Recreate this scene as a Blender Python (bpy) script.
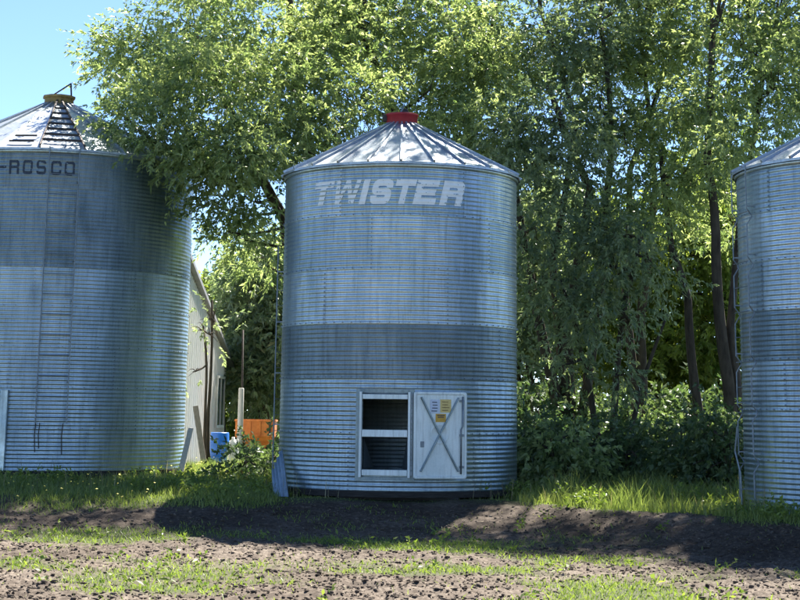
import bpy, bmesh, math, random
import numpy as np
from mathutils import Vector, Matrix

for o in list(bpy.data.objects): bpy.data.objects.remove(o, do_unlink=True)
SC = bpy.context.scene
COL = SC.collection
PI = math.pi; R_ = math.radians
rng = np.random.default_rng(7)
random.seed(7)

# ------------------------------------------------------------------ camera, sky, sun, exposure
EYE = 1.55
FPX = 1650.0
cam_d = bpy.data.cameras.new('camera'); cam = bpy.data.objects.new('camera', cam_d); COL.objects.link(cam)
cam_d.sensor_width = 36.0; cam_d.sensor_fit = 'HORIZONTAL'
cam_d.lens = FPX * 36.0 / 800.0
cam_d.shift_x = 0.0; cam_d.shift_y = -0.2700
cam_d.clip_start = 0.1; cam_d.clip_end = 3000
CAMROT = Matrix.Rotation(R_(0.1365), 3, 'Z') @ Matrix.Rotation(R_(90 + 11.2435), 3, 'X') @ Matrix.Rotation(R_(0.7), 3, 'Z')
cam.matrix_world = Matrix.Translation((0, 0, EYE)) @ CAMROT.to_4x4()
SC.camera = cam

SUN_EL, SUN_AZ = 53.5, 21.0           # azimuth from +Y (away from camera) towards +X
world = bpy.data.worlds.new('World'); SC.world = world; world.use_nodes = True
wn = world.node_tree.nodes; wl = world.node_tree.links
sky = wn.new('ShaderNodeTexSky'); sky.sky_type = 'NISHITA'; sky.sun_disc = False
sky.sun_elevation = R_(SUN_EL); sky.sun_rotation = R_(SUN_AZ)
sky.altitude = 600; sky.air_density = 0.6; sky.dust_density = 0.0; sky.ozone_density = 3.6
bg = wn['Background']; bg.inputs['Strength'].default_value = 0.065
wl.new(sky.outputs[0], bg.inputs['Color'])
sun_d = bpy.data.lights.new('sun', 'SUN'); sun_d.energy = 5.0; sun_d.angle = R_(0.53); sun_d.color = (1.0, 0.94, 0.84)
sun = bpy.data.objects.new('sun', sun_d); COL.objects.link(sun)
SUNDIR = Vector((math.sin(R_(SUN_AZ)) * math.cos(R_(SUN_EL)), math.cos(R_(SUN_AZ)) * math.cos(R_(SUN_EL)), math.sin(R_(SUN_EL))))
sun.rotation_euler = SUNDIR.to_track_quat('Z', 'Y').to_euler(); sun.location = (10, 30, 40)
SC.view_settings.view_transform = 'Standard'; SC.view_settings.look = 'None'
SC.view_settings.exposure = 2.15; SC.view_settings.gamma = 1.0; SC.view_settings.use_curve_mapping = False
SC.render.engine = 'CYCLES'
SC.cycles.max_bounces = 7; SC.cycles.transmission_bounces = 5

def at(px, py, Y):
    """point of the place, at depth Y, seen at a pixel of the 800x600 photograph"""
    d = CAMROT @ Vector(((px - 400) / FPX, -(py - 300 - (-0.27) * 800) / FPX, -1.0))
    t = Y / d.y
    return Vector((0, 0, EYE)) + d * t

# ------------------------------------------------------------------ helpers
def tag(o, label=None, cat=None, group=None, kind=None):
    if label: o['label'] = label
    if cat: o['category'] = cat
    if group: o['group'] = group
    if kind: o['kind'] = kind
    return o

def thing(name, loc, label, cat, group=None, rz=0.0):
    o = bpy.data.objects.new(name, None); COL.objects.link(o)
    o.location = loc; o.rotation_euler = (0, 0, rz); o.empty_display_size = 0.2
    return tag(o, label, cat, group)

def meshobj(name, me, mat=None, parent=None, loc=None, rot=None):
    o = bpy.data.objects.new(name, me); COL.objects.link(o)
    if mat is not None:
        if not me.materials: me.materials.append(None)
        o.material_slots[0].link = 'OBJECT'; o.material_slots[0].material = mat
    if parent: o.parent = parent
    if loc is not None: o.location = loc
    if rot is not None: o.rotation_euler = rot
    return o

def np_mesh(name, v, q=None, t=None, smooth=False, attr=None):
    """mesh from numpy arrays of verts, quads and triangles"""
    me = bpy.data.meshes.new(name)
    v = np.asarray(v, np.float32)
    nq = 0 if q is None else len(q); nt = 0 if t is None else len(t)
    loops = np.concatenate([x for x in ((np.asarray(q, np.int32).ravel() if nq else None), (np.asarray(t, np.int32).ravel() if nt else None)) if x is not None])
    me.vertices.add(len(v)); me.vertices.foreach_set('co', v.ravel())
    me.loops.add(len(loops)); me.loops.foreach_set('vertex_index', loops)
    me.polygons.add(nq + nt)
    st = np.concatenate([np.arange(nq) * 4, nq * 4 + np.arange(nt) * 3]).astype(np.int32)
    me.polygons.foreach_set('loop_start', st)
    if smooth: me.polygons.foreach_set('use_smooth', np.ones(nq + nt, bool))
    me.update(calc_edges=True)
    if attr is not None:
        for k, a in attr.items():
            at_ = me.attributes.new(k, 'FLOAT', 'POINT'); at_.data.foreach_set('value', np.asarray(a, np.float32))
    return me

def frame_from(d):
    d = Vector(d).normalized()
    u = d.cross(Vector((0, 0, 1)))
    if u.length < 1e-3: u = Vector((1, 0, 0))
    u.normalize(); return d, u, d.cross(u).normalized()

class MB:
    """collects boxes, bars, tubes and prisms into one mesh"""
    def __init__(s): s.v = []; s.f = []
    def add(s, vs, fs):
        b = len(s.v); s.v += [tuple(x) for x in vs]; s.f += [tuple(i + b for i in f) for f in fs]; return s
    def box(s, c, h, m=None):
        c = Vector(c); vs = []
        for x in (-1, 1):
            for y in (-1, 1):
                for z in (-1, 1):
                    p = Vector((x * h[0], y * h[1], z * h[2]))
                    if m is not None: p = m @ p
                    vs.append(c + p)
        return s.add(vs, [(0, 1, 3, 2), (4, 6, 7, 5), (0, 4, 5, 1), (2, 3, 7, 6), (0, 2, 6, 4), (1, 5, 7, 3)])
    def bar(s, a, b, w, h, up=(0, 0, 1)):
        a = Vector(a); b = Vector(b); d = (b - a); L = d.length; d.normalize()
        u = d.cross(Vector(up))
        if u.length < 1e-4: u = d.cross(Vector((1, 0, 0)))
        u.normalize(); n = u.cross(d)
        m = Matrix((d, u, n)).transposed()
        return s.box((a + b) / 2, (L / 2, w / 2, h / 2), m)
    def tube(s, pts, rad, n=6, cap=True):
        pts = [Vector(p) for p in pts]; k = len(pts)
        if not isinstance(rad, (list, tuple)): rad = [rad] * k
        vs = []; fs = []; pu = None
        for i in range(k):
            d = pts[min(i + 1, k - 1)] - pts[max(i - 1, 0)]
            d.normalize()
            if pu is None: _, u, w = frame_from(d)
            else:
                u = pu - d * pu.dot(d)
                if u.length < 1e-4: _, u, w = frame_from(d)
                u.normalize(); w = d.cross(u)
            pu = u
            for j in range(n):
                a = 2 * PI * j / n
                vs.append(pts[i] + (u * math.cos(a) + w * math.sin(a)) * rad[i])
        for i in range(k - 1):
            for j in range(n):
                fs.append((i * n + j, i * n + (j + 1) % n, (i + 1) * n + (j + 1) % n, (i + 1) * n + j))
        if cap:
            fs.append(tuple(range(n - 1, -1, -1))); fs.append(tuple((k - 1) * n + j for j in range(n)))
        return s.add(vs, fs)
    def lathe(s, prof, n=24, c=(0, 0, 0)):
        vs = []; fs = []; k = len(prof)
        for i, (r, z) in enumerate(prof):
            for j in range(n):
                a = 2 * PI * j / n; vs.append((c[0] + r * math.cos(a), c[1] + r * math.sin(a), c[2] + z))
        for i in range(k - 1):
            for j in range(n):
                fs.append((i * n + j, i * n + (j + 1) % n, (i + 1) * n + (j + 1) % n, (i + 1) * n + j))
        return s.add(vs, fs)
    def prism(s, poly, d):
        """polygon (3D points) thickened along vector d"""
        n = len(poly); d = Vector(d)
        vs = [Vector(p) for p in poly] + [Vector(p) + d for p in poly]
        fs = [tuple(range(n - 1, -1, -1)), tuple(range(n, 2 * n))] + [(i, (i + 1) % n, n + (i + 1) % n, n + i) for i in range(n)]
        return s.add(vs, fs)
    def mesh(s, name, smooth=False, bevel=0):
        me = bpy.data.meshes.new(name); me.from_pydata(s.v, [], s.f); me.update()
        bm = bmesh.new(); bm.from_mesh(me)
        if bevel:
            bmesh.ops.bevel(bm, geom=bm.edges[:], offset=bevel, segments=1, affect='EDGES', profile=0.5)
        bmesh.ops.recalc_face_normals(bm, faces=bm.faces[:])
        bm.to_mesh(me); bm.free()
        if smooth:
            me.polygons.foreach_set('use_smooth', np.ones(len(me.polygons), bool))
        return me
    def build(s, name, mat, parent=None, smooth=False, bevel=0, loc=None, rot=None):
        return meshobj(name, s.mesh(name, smooth, bevel), mat, parent, loc, rot)

def hash2(ix, iy, s):
    h = np.sin(ix * 127.1 + iy * 311.7 + s * 74.7) * 43758.5453
    return h - np.floor(h)
def vnoise(x, y, s=0.0):
    ix = np.floor(x); iy = np.floor(y); fx = x - ix; fy = y - iy
    fx = fx * fx * (3 - 2 * fx); fy = fy * fy * (3 - 2 * fy)
    a = hash2(ix, iy, s); b = hash2(ix + 1, iy, s); c = hash2(ix, iy + 1, s); d = hash2(ix + 1, iy + 1, s)
    return (a * (1 - fx) + b * fx) * (1 - fy) + (c * (1 - fx) + d * fx) * fy
def fbm(x, y, s=0.0, o=4):
    r = 0; a = 0.5
    for i in range(o):
        r = r + a * vnoise(x * 2 ** i, y * 2 ** i, s + i * 3.3); a *= 0.5
    return r
def sstep(a, b, x):
    t = np.clip((x - a) / (b - a), 0, 1); return t * t * (3 - 2 * t)

# ------------------------------------------------------------------ materials
def newmat(name):
    m = bpy.data.materials.new(name); m.use_nodes = True
    nt = m.node_tree; return m, nt.nodes, nt.links, nt.nodes['Principled BSDF']
def ramp(n, l, src, stops):
    r = n.new('ShaderNodeValToRGB'); l.new(src, r.inputs[0])
    el = r.color_ramp.elements
    while len(el) < len(stops): el.new(0.5)
    for e, (p, c) in zip(el, stops): e.position = p; e.color = (*c, 1) if len(c) == 3 else c
    return r
def noise(n, l, scale, detail=4, rough=0.6, coord='Object', stretch=None):
    tc = n.new('ShaderNodeTexCoord'); tx = n.new('ShaderNodeTexNoise')
    tx.inputs['Scale'].default_value = scale; tx.inputs['Detail'].default_value = detail; tx.inputs['Roughness'].default_value = rough
    if stretch:
        mp = n.new('ShaderNodeMapping'); mp.inputs['Scale'].default_value = stretch
        l.new(tc.outputs[coord], mp.inputs[0]); l.new(mp.outputs[0], tx.inputs['Vector'])
    else: l.new(tc.outputs[coord], tx.inputs['Vector'])
    return tx
def plain(name, c1, c2, scale=8, rough=0.7, metal=0.0, bump=0.0, spec=0.5, stretch=None):
    m, n, l, p = newmat(name)
    tx = noise(n, l, scale, 5, 0.6, 'Object', stretch)
    r = ramp(n, l, tx.outputs['Fac'], [(0.3, c1), (0.7, c2)])
    l.new(r.outputs[0], p.inputs['Base Color'])
    p.inputs['Roughness'].default_value = rough; p.inputs['Metallic'].default_value = metal
    p.inputs['Specular IOR Level'].default_value = spec
    if bump:
        b = n.new('ShaderNodeBump'); b.inputs['Strength'].default_value = bump; b.inputs['Distance'].default_value = 0.02
        l.new(tx.outputs['Fac'], b.inputs['Height']); l.new(b.outputs[0], p.inputs['Normal'])
    return m
def galv(name, lo, hi, rough, metal=0.9, seed=0.0):
    """weathered galvanised steel: spangle, dull blotches and streaks running down"""
    m, n, l, p = newmat(name)
    tc = n.new('ShaderNodeTexCoord'); geo = n.new('ShaderNodeNewGeometry')
    mp = n.new('ShaderNodeMapping'); mp.inputs['Location'].default_value = (seed, seed * 1.7, 0); mp.inputs['Scale'].default_value = (1, 1, 0.12)
    l.new(geo.outputs['Position'], mp.inputs[0])
    st = n.new('ShaderNodeTexNoise'); st.inputs['Scale'].default_value = 5.0; st.inputs['Detail'].default_value = 6; st.inputs['Roughness'].default_value = 0.65
    l.new(mp.outputs[0], st.inputs['Vector'])
    bl = n.new('ShaderNodeTexNoise'); bl.inputs['Scale'].default_value = 1.1; bl.inputs['Detail'].default_value = 5
    l.new(geo.outputs['Position'], bl.inputs['Vector'])
    vo = n.new('ShaderNodeTexVoronoi'); vo.inputs['Scale'].default_value = 55
    l.new(geo.outputs['Position'], vo.inputs['Vector'])
    mix = n.new('ShaderNodeMath'); mix.operation = 'MULTIPLY_ADD'; mix.inputs[1].default_value = 0.5
    l.new(st.outputs['Fac'], mix.inputs[0])
    m2 = n.new('ShaderNodeMath'); m2.operation = 'MULTIPLY_ADD'; m2.inputs[1].default_value = 0.45
    l.new(bl.outputs['Fac'], m2.inputs[0])
    m3 = n.new('ShaderNodeMath'); m3.operation = 'MULTIPLY'; m3.inputs[1].default_value = 0.10
    l.new(vo.outputs['Color'], m3.inputs[0]); l.new(m3.outputs[0], m2.inputs[2]); l.new(m2.outputs[0], mix.inputs[2])
    r = ramp(n, l, mix.outputs[0], [(0.36, lo), (0.66, hi)])
    mp2 = n.new('ShaderNodeMapping'); mp2.inputs['Location'].default_value = (seed * 2.1, seed, seed); mp2.inputs['Scale'].default_value = (1, 1, 0.07)
    l.new(geo.outputs['Position'], mp2.inputs[0])
    s2 = n.new('ShaderNodeTexNoise'); s2.inputs['Scale'].default_value = 16; s2.inputs['Detail'].default_value = 5; s2.inputs['Roughness'].default_value = .7
    l.new(mp2.outputs[0], s2.inputs['Vector'])
    sr = ramp(n, l, s2.outputs['Fac'], [(0.36, (.60, .60, .60)), (0.50, (1, 1, 1)), (0.63, (1, 1, 1)), (0.74, (.66, .52, .40))])
    mu = n.new('ShaderNodeMix'); mu.data_type = 'RGBA'; mu.blend_type = 'MULTIPLY'; mu.inputs['Factor'].default_value = .5
    l.new(r.outputs[0], mu.inputs[6]); l.new(sr.outputs[0], mu.inputs[7])
    l.new(mu.outputs[2], p.inputs['Base Color'])
    wp = n.new('ShaderNodeTexNoise'); wp.inputs['Scale'].default_value = 2.6; wp.inputs['Detail'].default_value = 3; l.new(geo.outputs['Position'], wp.inputs['Vector'])
    bu = n.new('ShaderNodeBump'); bu.inputs['Strength'].default_value = .55; bu.inputs['Distance'].default_value = .035
    l.new(wp.outputs['Fac'], bu.inputs['Height']); l.new(bu.outputs[0], p.inputs['Normal'])
    rr = n.new('ShaderNodeMapRange'); rr.inputs['From Min'].default_value = 0.36; rr.inputs['From Max'].default_value = 0.66
    rr.inputs['To Min'].default_value = rough + 0.10; rr.inputs['To Max'].default_value = rough - 0.06
    l.new(mix.outputs[0], rr.inputs[0]); l.new(rr.outputs[0], p.inputs['Roughness'])
    p.inputs['Metallic'].default_value = metal
    return m
def leafmat(name, c_lo, c_hi, trans=0.35, rough=0.42, tint=(1.1, 1.15, 0.72)):
    m, n, l, p = newmat(name)
    a = n.new('ShaderNodeAttribute'); a.attribute_name = 'tone'
    r = ramp(n, l, a.outputs['Fac'], [(0.0, c_lo), (1.0, c_hi)])
    l.new(r.outputs[0], p.inputs['Base Color']); p.inputs['Roughness'].default_value = rough
    p.inputs['Specular IOR Level'].default_value = 0.5
    tr = n.new('ShaderNodeBsdfTranslucent'); mx = n.new('ShaderNodeMixShader'); mx.inputs[0].default_value = trans
    mc = n.new('ShaderNodeMix'); mc.data_type = 'RGBA'; mc.blend_type = 'MULTIPLY'; mc.inputs['Factor'].default_value = 1.0
    l.new(r.outputs[0], mc.inputs[6]); mc.inputs[7].default_value = (*[min(t * 1.6, 3) for t in tint], 1)
    l.new(mc.outputs[2], tr.inputs['Color'])
    l.new(p.outputs[0], mx.inputs[1]); l.new(tr.outputs[0], mx.inputs[2])
    l.new(mx.outputs[0], n['Material Output'].inputs['Surface'])
    return m

M = {}
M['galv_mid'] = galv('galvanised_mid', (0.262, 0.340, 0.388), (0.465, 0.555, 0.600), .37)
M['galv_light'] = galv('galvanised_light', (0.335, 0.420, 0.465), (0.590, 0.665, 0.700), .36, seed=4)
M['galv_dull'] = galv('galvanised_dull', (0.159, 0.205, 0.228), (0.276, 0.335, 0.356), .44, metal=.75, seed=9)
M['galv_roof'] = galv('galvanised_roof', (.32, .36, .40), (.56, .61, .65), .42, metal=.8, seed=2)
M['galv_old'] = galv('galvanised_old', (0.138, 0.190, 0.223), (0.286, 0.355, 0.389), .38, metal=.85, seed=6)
M['galv_door'] = galv('galvanised_door', (.64, .72, .71), (.86, .91, .89), .45, metal=.12, seed=11)
M['steel_rail'] = plain('steel_rail', (.16, .19, .22), (.30, .34, .37), 10, .5, .7)
M['rusty_dark'] = plain('rusty_dark', (.035, .03, .03), (.09, .07, .06), 14, .75, .3, .2)
M['white_paint'] = plain('white_lettering', (.80, .82, .82), (.93, .94, .93), 9, .45)
M['dark_paint'] = plain('dark_lettering', (.02, .03, .05), (.06, .08, .11), 20, .7)
M['red_paint'] = plain('red_paint', (.28, .012, .02), (.42, .02, .03), 7, .5)
M['yellow_rust'] = plain('yellow_rust', (.22, .14, .05), (.42, .29, .10), 9, .8)
M['timber_dark'] = plain('timber_dark', (.018, .016, .015), (.055, .05, .045), 6, .9, 0, .5, .3, (1, 1, 6))
M['concrete'] = plain('concrete', (.30, .29, .27), (.45, .43, .40), 12, .9, 0, .4)
M['timber_grey'] = plain('timber_grey', (.20, .17, .14), (.36, .31, .27), 8, .85, 0, .4, .3, (6, 6, .6))
M['timber_pale'] = plain('timber_pale', (.42, .40, .36), (.60, .58, .53), 8, .85, 0, .3, .3, (6, 6, .6))
M['shed_white'] = plain('shed_white', (.76, .76, .74), (.86, .86, .84), 3, .55, 0, .1)
M['shed_trim'] = plain('shed_trim', (.03, .06, .09), (.06, .10, .14), 4, .5)
M['shed_roof'] = plain('shed_roof', (.24, .24, .25), (.36, .36, .37), 5, .6, .2)
M['glass'] = plain('window_glass', (.03, .06, .08), (.05, .09, .12), 1, .08)
M['blue_plastic'] = plain('blue_plastic', (.01, .10, .42), (.015, .16, .58), 4, .4)
M['orange_paint'] = plain('orange_paint', (.52, .13, .02), (.78, .26, .05), 6, .6)
M['red_cloth'] = plain('red_plastic', (.4, .05, .03), (.5, .08, .05), 5, .6)
M['white_plastic'] = plain('white_plastic', (.62, .62, .58), (.78, .78, .74), 5, .5)
M['bark'] = plain('bark', (.035, .028, .022), (.11, .09, .07), 9, .95, 0, .8, .2, (1, 1, .25))
M['sticker_white'] = plain('sticker_white', (.46, .52, .66), (.72, .78, .86), 30, .5, stretch=(1, 1, 6))
M['sticker_yellow'] = plain('sticker_yellow', (.62, .44, .14), (.80, .64, .26), 30, .5, stretch=(1, 1, 6))
M['sticker_amber'] = plain('sticker_amber', (.52, .28, .03), (.74, .44, .06), 30, .5)
M['leaf_willow'] = leafmat('willow_leaf', (.10, .15, .06), (.37, .42, .21), .5, .36)
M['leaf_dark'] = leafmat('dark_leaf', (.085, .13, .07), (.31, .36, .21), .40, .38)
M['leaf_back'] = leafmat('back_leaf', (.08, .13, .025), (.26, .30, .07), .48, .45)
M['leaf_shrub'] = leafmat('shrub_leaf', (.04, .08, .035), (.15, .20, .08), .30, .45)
M['grass'] = leafmat('grass_blade', (.07, .115, .03), (.30, .34, .10), .34, .5)
M['weed'] = leafmat('weed_leaf', (.07, .12, .02), (.24, .30, .06), .34, .5)
M['petal'] = plain('yellow_petal', (.60, .50, .04), (.78, .68, .12), 9, .6)

# ------------------------------------------------------------------ ground
def pad_edge(x):
    return 29.3 + 1.1 * np.exp(-((x - 0.1) / 2.5) ** 4) - 3.6 * sstep(1.6, 6.4, x) + 0.2 * np.sin(x * 0.9 + 1.0)
def ground_z(x, y):
    x = np.asarray(x, float); y = np.asarray(y, float)
    e = pad_edge(x) + 0.5 * (fbm(x * 0.5, y * 0.0 + 3.0, 5) - 0.5)
    z = -0.42 * (1 - sstep(-4.2 + 1.0 * sstep(2, 5.6, x), 0.5, y - e))
    z = z + 0.06 * sstep(-2, -5, x) * sstep(24, 32, y)
    lip = np.exp(-((y - e + 0.3) / 0.8) ** 2) * 0.07
    z = z + lip * (0.4 + fbm(x * 0.8, y * 0.8, 2)) * sstep(20, 24, y)
    z = z + 0.05 * (fbm(x * 0.25, y * 0.25, 8) - 0.5)
    return z
def soil_mask(x, y):
    """1 = bare tilled soil, 0 = grown over"""
    e = pad_edge(x) + 1.9 * (fbm(x * 0.9, y * 0.9, 11) - 0.5)
    m = 1 - sstep(-0.5, 0.3, y - e + 0.75 * sstep(-1.6, -3, x) + 0.25)
    strip = 1 - 0.95 * sstep(.0, .35, fbm(x * 0.4, y * 0.55, 21) * 1.5 - 0.66 - .16 * sstep(1.0, 5.0, x) + .30 * np.exp(-((y - 26.0) / .7) ** 2) * sstep(0.5, -3.5, x)) * sstep(27.0, 26.2, y)
    return m * np.clip(strip, 0, 1) * sstep(14.5, 17.0, y)  # unseen ground near the camera made dark sod, to darken the wall reflections
def soil_rough(x, y):
    near = sstep(26.5, 24.5, y)
    r = (fbm(x * 4.5, y * 4.5, 31, 4) - 0.47)
    r2 = np.abs(fbm(x * 2.1, y * 2.1, 37, 3) - 0.45)
    return soil_mask(x, y) * ((0.10 + 0.06 * near) * r + 0.10 * (.5 + .5 * near) * r2)

def bank_shade(x, y):  # shade painted into the bank soil before the bins, partly dark topsoil
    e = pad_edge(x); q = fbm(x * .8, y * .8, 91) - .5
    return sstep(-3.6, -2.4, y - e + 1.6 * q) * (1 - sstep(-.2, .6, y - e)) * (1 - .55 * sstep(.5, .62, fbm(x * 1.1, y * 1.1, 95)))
def axis(lo, hi, step, far, g=1.35):
    a = list(np.arange(lo, hi + 1e-6, step)); s = step
    while a[-1] < far: s *= g; a.append(a[-1] + s)
    s = step; b = []
    c = a[0]
    while c > -far: s *= g; c -= s; b.append(c)
    return np.array(b[::-1] + a)
gx = axis(-8.6, 8.6, 0.055, 900); gy = axis(18.0, 31.5, 0.05, 1200)
GX, GY = np.meshgrid(gx, gy)
GZ = ground_z(GX, GY) + soil_rough(GX, GY)
nx, ny = len(gx), len(gy)
vv = np.stack([GX.ravel(), GY.ravel(), GZ.ravel()], 1)
ii = (np.arange(ny - 1)[:, None] * nx + np.arange(nx - 1)[None, :]).ravel()
qq = np.stack([ii, ii + 1, ii + nx + 1, ii + nx], 1)
gme = np_mesh('ground', vv, qq, smooth=True, attr={'soil': soil_mask(GX, GY).ravel(), 'bank_shade': bank_shade(GX, GY).ravel()})
m, n, l, p = newmat('soil_and_sod')
tc = n.new('ShaderNodeNewGeometry')
n1 = n.new('ShaderNodeTexNoise'); n1.inputs['Scale'].default_value = 0.55; n1.inputs['Detail'].default_value = 6; l.new(tc.outputs['Position'], n1.inputs['Vector'])
n2 = n.new('ShaderNodeTexNoise'); n2.inputs['Scale'].default_value = 14; n2.inputs['Detail'].default_value = 8; n2.inputs['Roughness'].default_value = .7; l.new(tc.outputs['Position'], n2.inputs['Vector'])
ra = ramp(n, l, n2.outputs['Fac'], [(0.30, (.042, .032, .025)), (0.50, (.112, .089, .070)), (0.70, (.235, .20, .163))])
rb = ramp(n, l, n1.outputs['Fac'], [(0.35, (.62, .60, .58)), (0.65, (1.0, 1.0, 1.0))])
mm = n.new('ShaderNodeMix'); mm.data_type = 'RGBA'; mm.blend_type = 'MULTIPLY'; mm.inputs['Factor'].default_value = 1
l.new(ra.outputs[0], mm.inputs[6]); l.new(rb.outputs[0], mm.inputs[7])
rg = ramp(n, l, n2.outputs['Fac'], [(0.3, (.025, .035, .014)), (0.7, (.075, .085, .035))])
am = n.new('ShaderNodeAttribute'); am.attribute_name = 'bank_shade'
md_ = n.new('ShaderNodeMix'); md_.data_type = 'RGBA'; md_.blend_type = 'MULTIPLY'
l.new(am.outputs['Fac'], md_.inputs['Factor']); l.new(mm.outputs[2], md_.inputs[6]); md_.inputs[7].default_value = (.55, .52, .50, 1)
at_ = n.new('ShaderNodeAttribute'); at_.attribute_name = 'soil'
m4 = n.new('ShaderNodeMix'); m4.data_type = 'RGBA'
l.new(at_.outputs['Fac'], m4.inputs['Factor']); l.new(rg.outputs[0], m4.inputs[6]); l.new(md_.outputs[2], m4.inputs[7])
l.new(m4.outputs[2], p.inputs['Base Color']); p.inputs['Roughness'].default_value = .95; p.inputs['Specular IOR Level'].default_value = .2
bp = n.new('ShaderNodeBump'); bp.inputs['Strength'].default_value = .7; bp.inputs['Distance'].default_value = .02
l.new(n2.outputs['Fac'], bp.inputs['Height']); l.new(bp.outputs[0], p.inputs['Normal'])
M['ground'] = m
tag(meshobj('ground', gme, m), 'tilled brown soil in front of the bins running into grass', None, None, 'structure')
def gz(x, y): return float(ground_z(x, y))

# ------------------------------------------------------------------ grain bins
def sheet_mesh(name, R, a0, a1, ncor, pitch, amp, stepdeg=2.0, hole=None, S=8):
    na = max(2, int(round((a1 - a0) / stepdeg))); nz = ncor * S
    A = np.linspace(a0, a1, na + 1); Z = np.arange(nz + 1) * pitch / S
    AA, ZZ = np.meshgrid(A, Z)
    Rr = R + amp * np.sin(2 * PI * ZZ / pitch) + 0.003 * (AA - a0) / (a1 - a0)
    th = np.radians(AA)
    v = np.stack([Rr * np.sin(th), -Rr * np.cos(th), ZZ], -1).reshape(-1, 3)   # angle 0 faces the camera (-Y), positive to the right
    i = (np.arange(nz)[:, None] * (na + 1) + np.arange(na)[None, :])
    q = np.stack([i, i + 1, i + na + 2, i + na + 1], -1)
    if hole:
        ha0, ha1, hz0, hz1 = hole
        ac = (A[:-1] + A[1:]) / 2; zc = (Z[:-1] + Z[1:]) / 2
        keep = ~((ac[None, :] > ha0) & (ac[None, :] < ha1) & (zc[:, None] > hz0) & (zc[:, None] < hz1))
        q = q[keep]
    return np_mesh(name, v, q.reshape(-1, 4), smooth=True)

def surf(R, amp, pitch, deg, z, off=0.0):
    r = R + amp * math.sin(2 * PI * z / pitch) + off; t = R_(deg)
    return Vector((r * math.sin(t), -r * math.cos(t), z))
def pol(r, deg, z):
    t = R_(deg); return Vector((r * math.sin(t), -r * math.cos(t), z))

# block lettering as coverage tests in a unit cell
def inbox(u, v, x0, x1, y0, y1): return (u >= x0) & (u <= x1) & (v >= y0) & (v <= y1)
def tri_leg(u, v, xb0, xb1, xt0, xt1, y0, y1):
    t = np.clip((v - y0) / (y1 - y0), 0, 1); a = xb0 + (xt0 - xb0) * t; b = xb1 + (xt1 - xb1) * t
    return (v >= y0) & (v <= y1) & (u >= a) & (u <= b)
def rbox(u, v, x0, x1, y0, y1, r):
    cx, cy = (x0 + x1) / 2, (y0 + y1) / 2; hx, hy = (x1 - x0) / 2 - r, (y1 - y0) / 2 - r
    dx = np.maximum(np.abs(u - cx) - hx, 0); dy = np.maximum(np.abs(v - cy) - hy, 0)
    return dx * dx + dy * dy <= r * r
def glyph(ch, u, v, t):
    s = t
    if ch == 'T': return inbox(u, v, 0, 1, 1 - s, 1) | inbox(u, v, .5 - s * .55, .5 + s * .55, 0, 1)
    if ch == 'I': return inbox(u, v, 0, 1, 0, 1)
    if ch == '-': return inbox(u, v, 0, 1, .5 - s * .5, .5 + s * .5)
    if ch == 'E': return inbox(u, v, 0, s * 1.15, 0, 1) | inbox(u, v, 0, 1, 1 - s, 1) | inbox(u, v, 0, .92, .5 - s * .48, .5 + s * .48) | inbox(u, v, 0, 1, 0, s)
    if ch == 'W':
        w = s * .62
        return (tri_leg(u, v, .20 - w / 2, .20 + w / 2, 0, w, 0, 1) | tri_leg(u, v, .20 - w / 2, .20 + w / 2, .5 - w / 2, .5 + w / 2, 0, 1)
                | tri_leg(u, v, .80 - w / 2, .80 + w / 2, .5 - w / 2, .5 + w / 2, 0, 1) | tri_leg(u, v, .80 - w / 2, .80 + w / 2, 1 - w, 1, 0, 1))
    if ch == 'S':
        up = rbox(u, v, 0, 1, .5 - s * .5, 1, .26) & ~rbox(u, v, s * 1.1, 1 - s * 1.1, .5 + s * .5, 1 - s, .06)
        lo = rbox(u, v, 0, 1, 0, .5 + s * .5, .26) & ~rbox(u, v, s * 1.1, 1 - s * 1.1, s, .5 - s * .5, .06)
        up &= ~inbox(u, v, 1 - s * 1.2, 2, .5 - s * .1, 1 - s * 1.25); lo &= ~inbox(u, v, -1, s * 1.2, s * 1.25, .5 + s * .1)
        up &= ~(inbox(u, v, .62, 2, 0, .5 + s * .5) & ~lo); lo &= ~(inbox(u, v, -1, .38, .5 - s * .5, 1) & ~up)
        return up | lo
    if ch == 'R':
        bowl = rbox(u, v, -.4, 1, .5 - s * .5, 1, .22) & ~rbox(u, v, -.3, 1 - s * 1.15, .5 + s * .45, 1 - s, .08)
        return (bowl & (u >= 0)) | inbox(u, v, 0, s * 1.15, 0, 1) | (rbox(u, v, 1 - s * 1.15, 1, -.4, .46, .10) & (v >= 0))
    if ch == 'O': return rbox(u, v, 0, 1, 0, 1, .24) & ~rbox(u, v, s, 1 - s, s, 1 - s, .10)
    if ch == 'C': return rbox(u, v, 0, 1, 0, 1, .24) & ~rbox(u, v, s, 1 - s, s, 1 - s, .10) & ~inbox(u, v, 1 - s * 1.2, 2, .5 - s * .7, .5 + s * .7)
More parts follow.
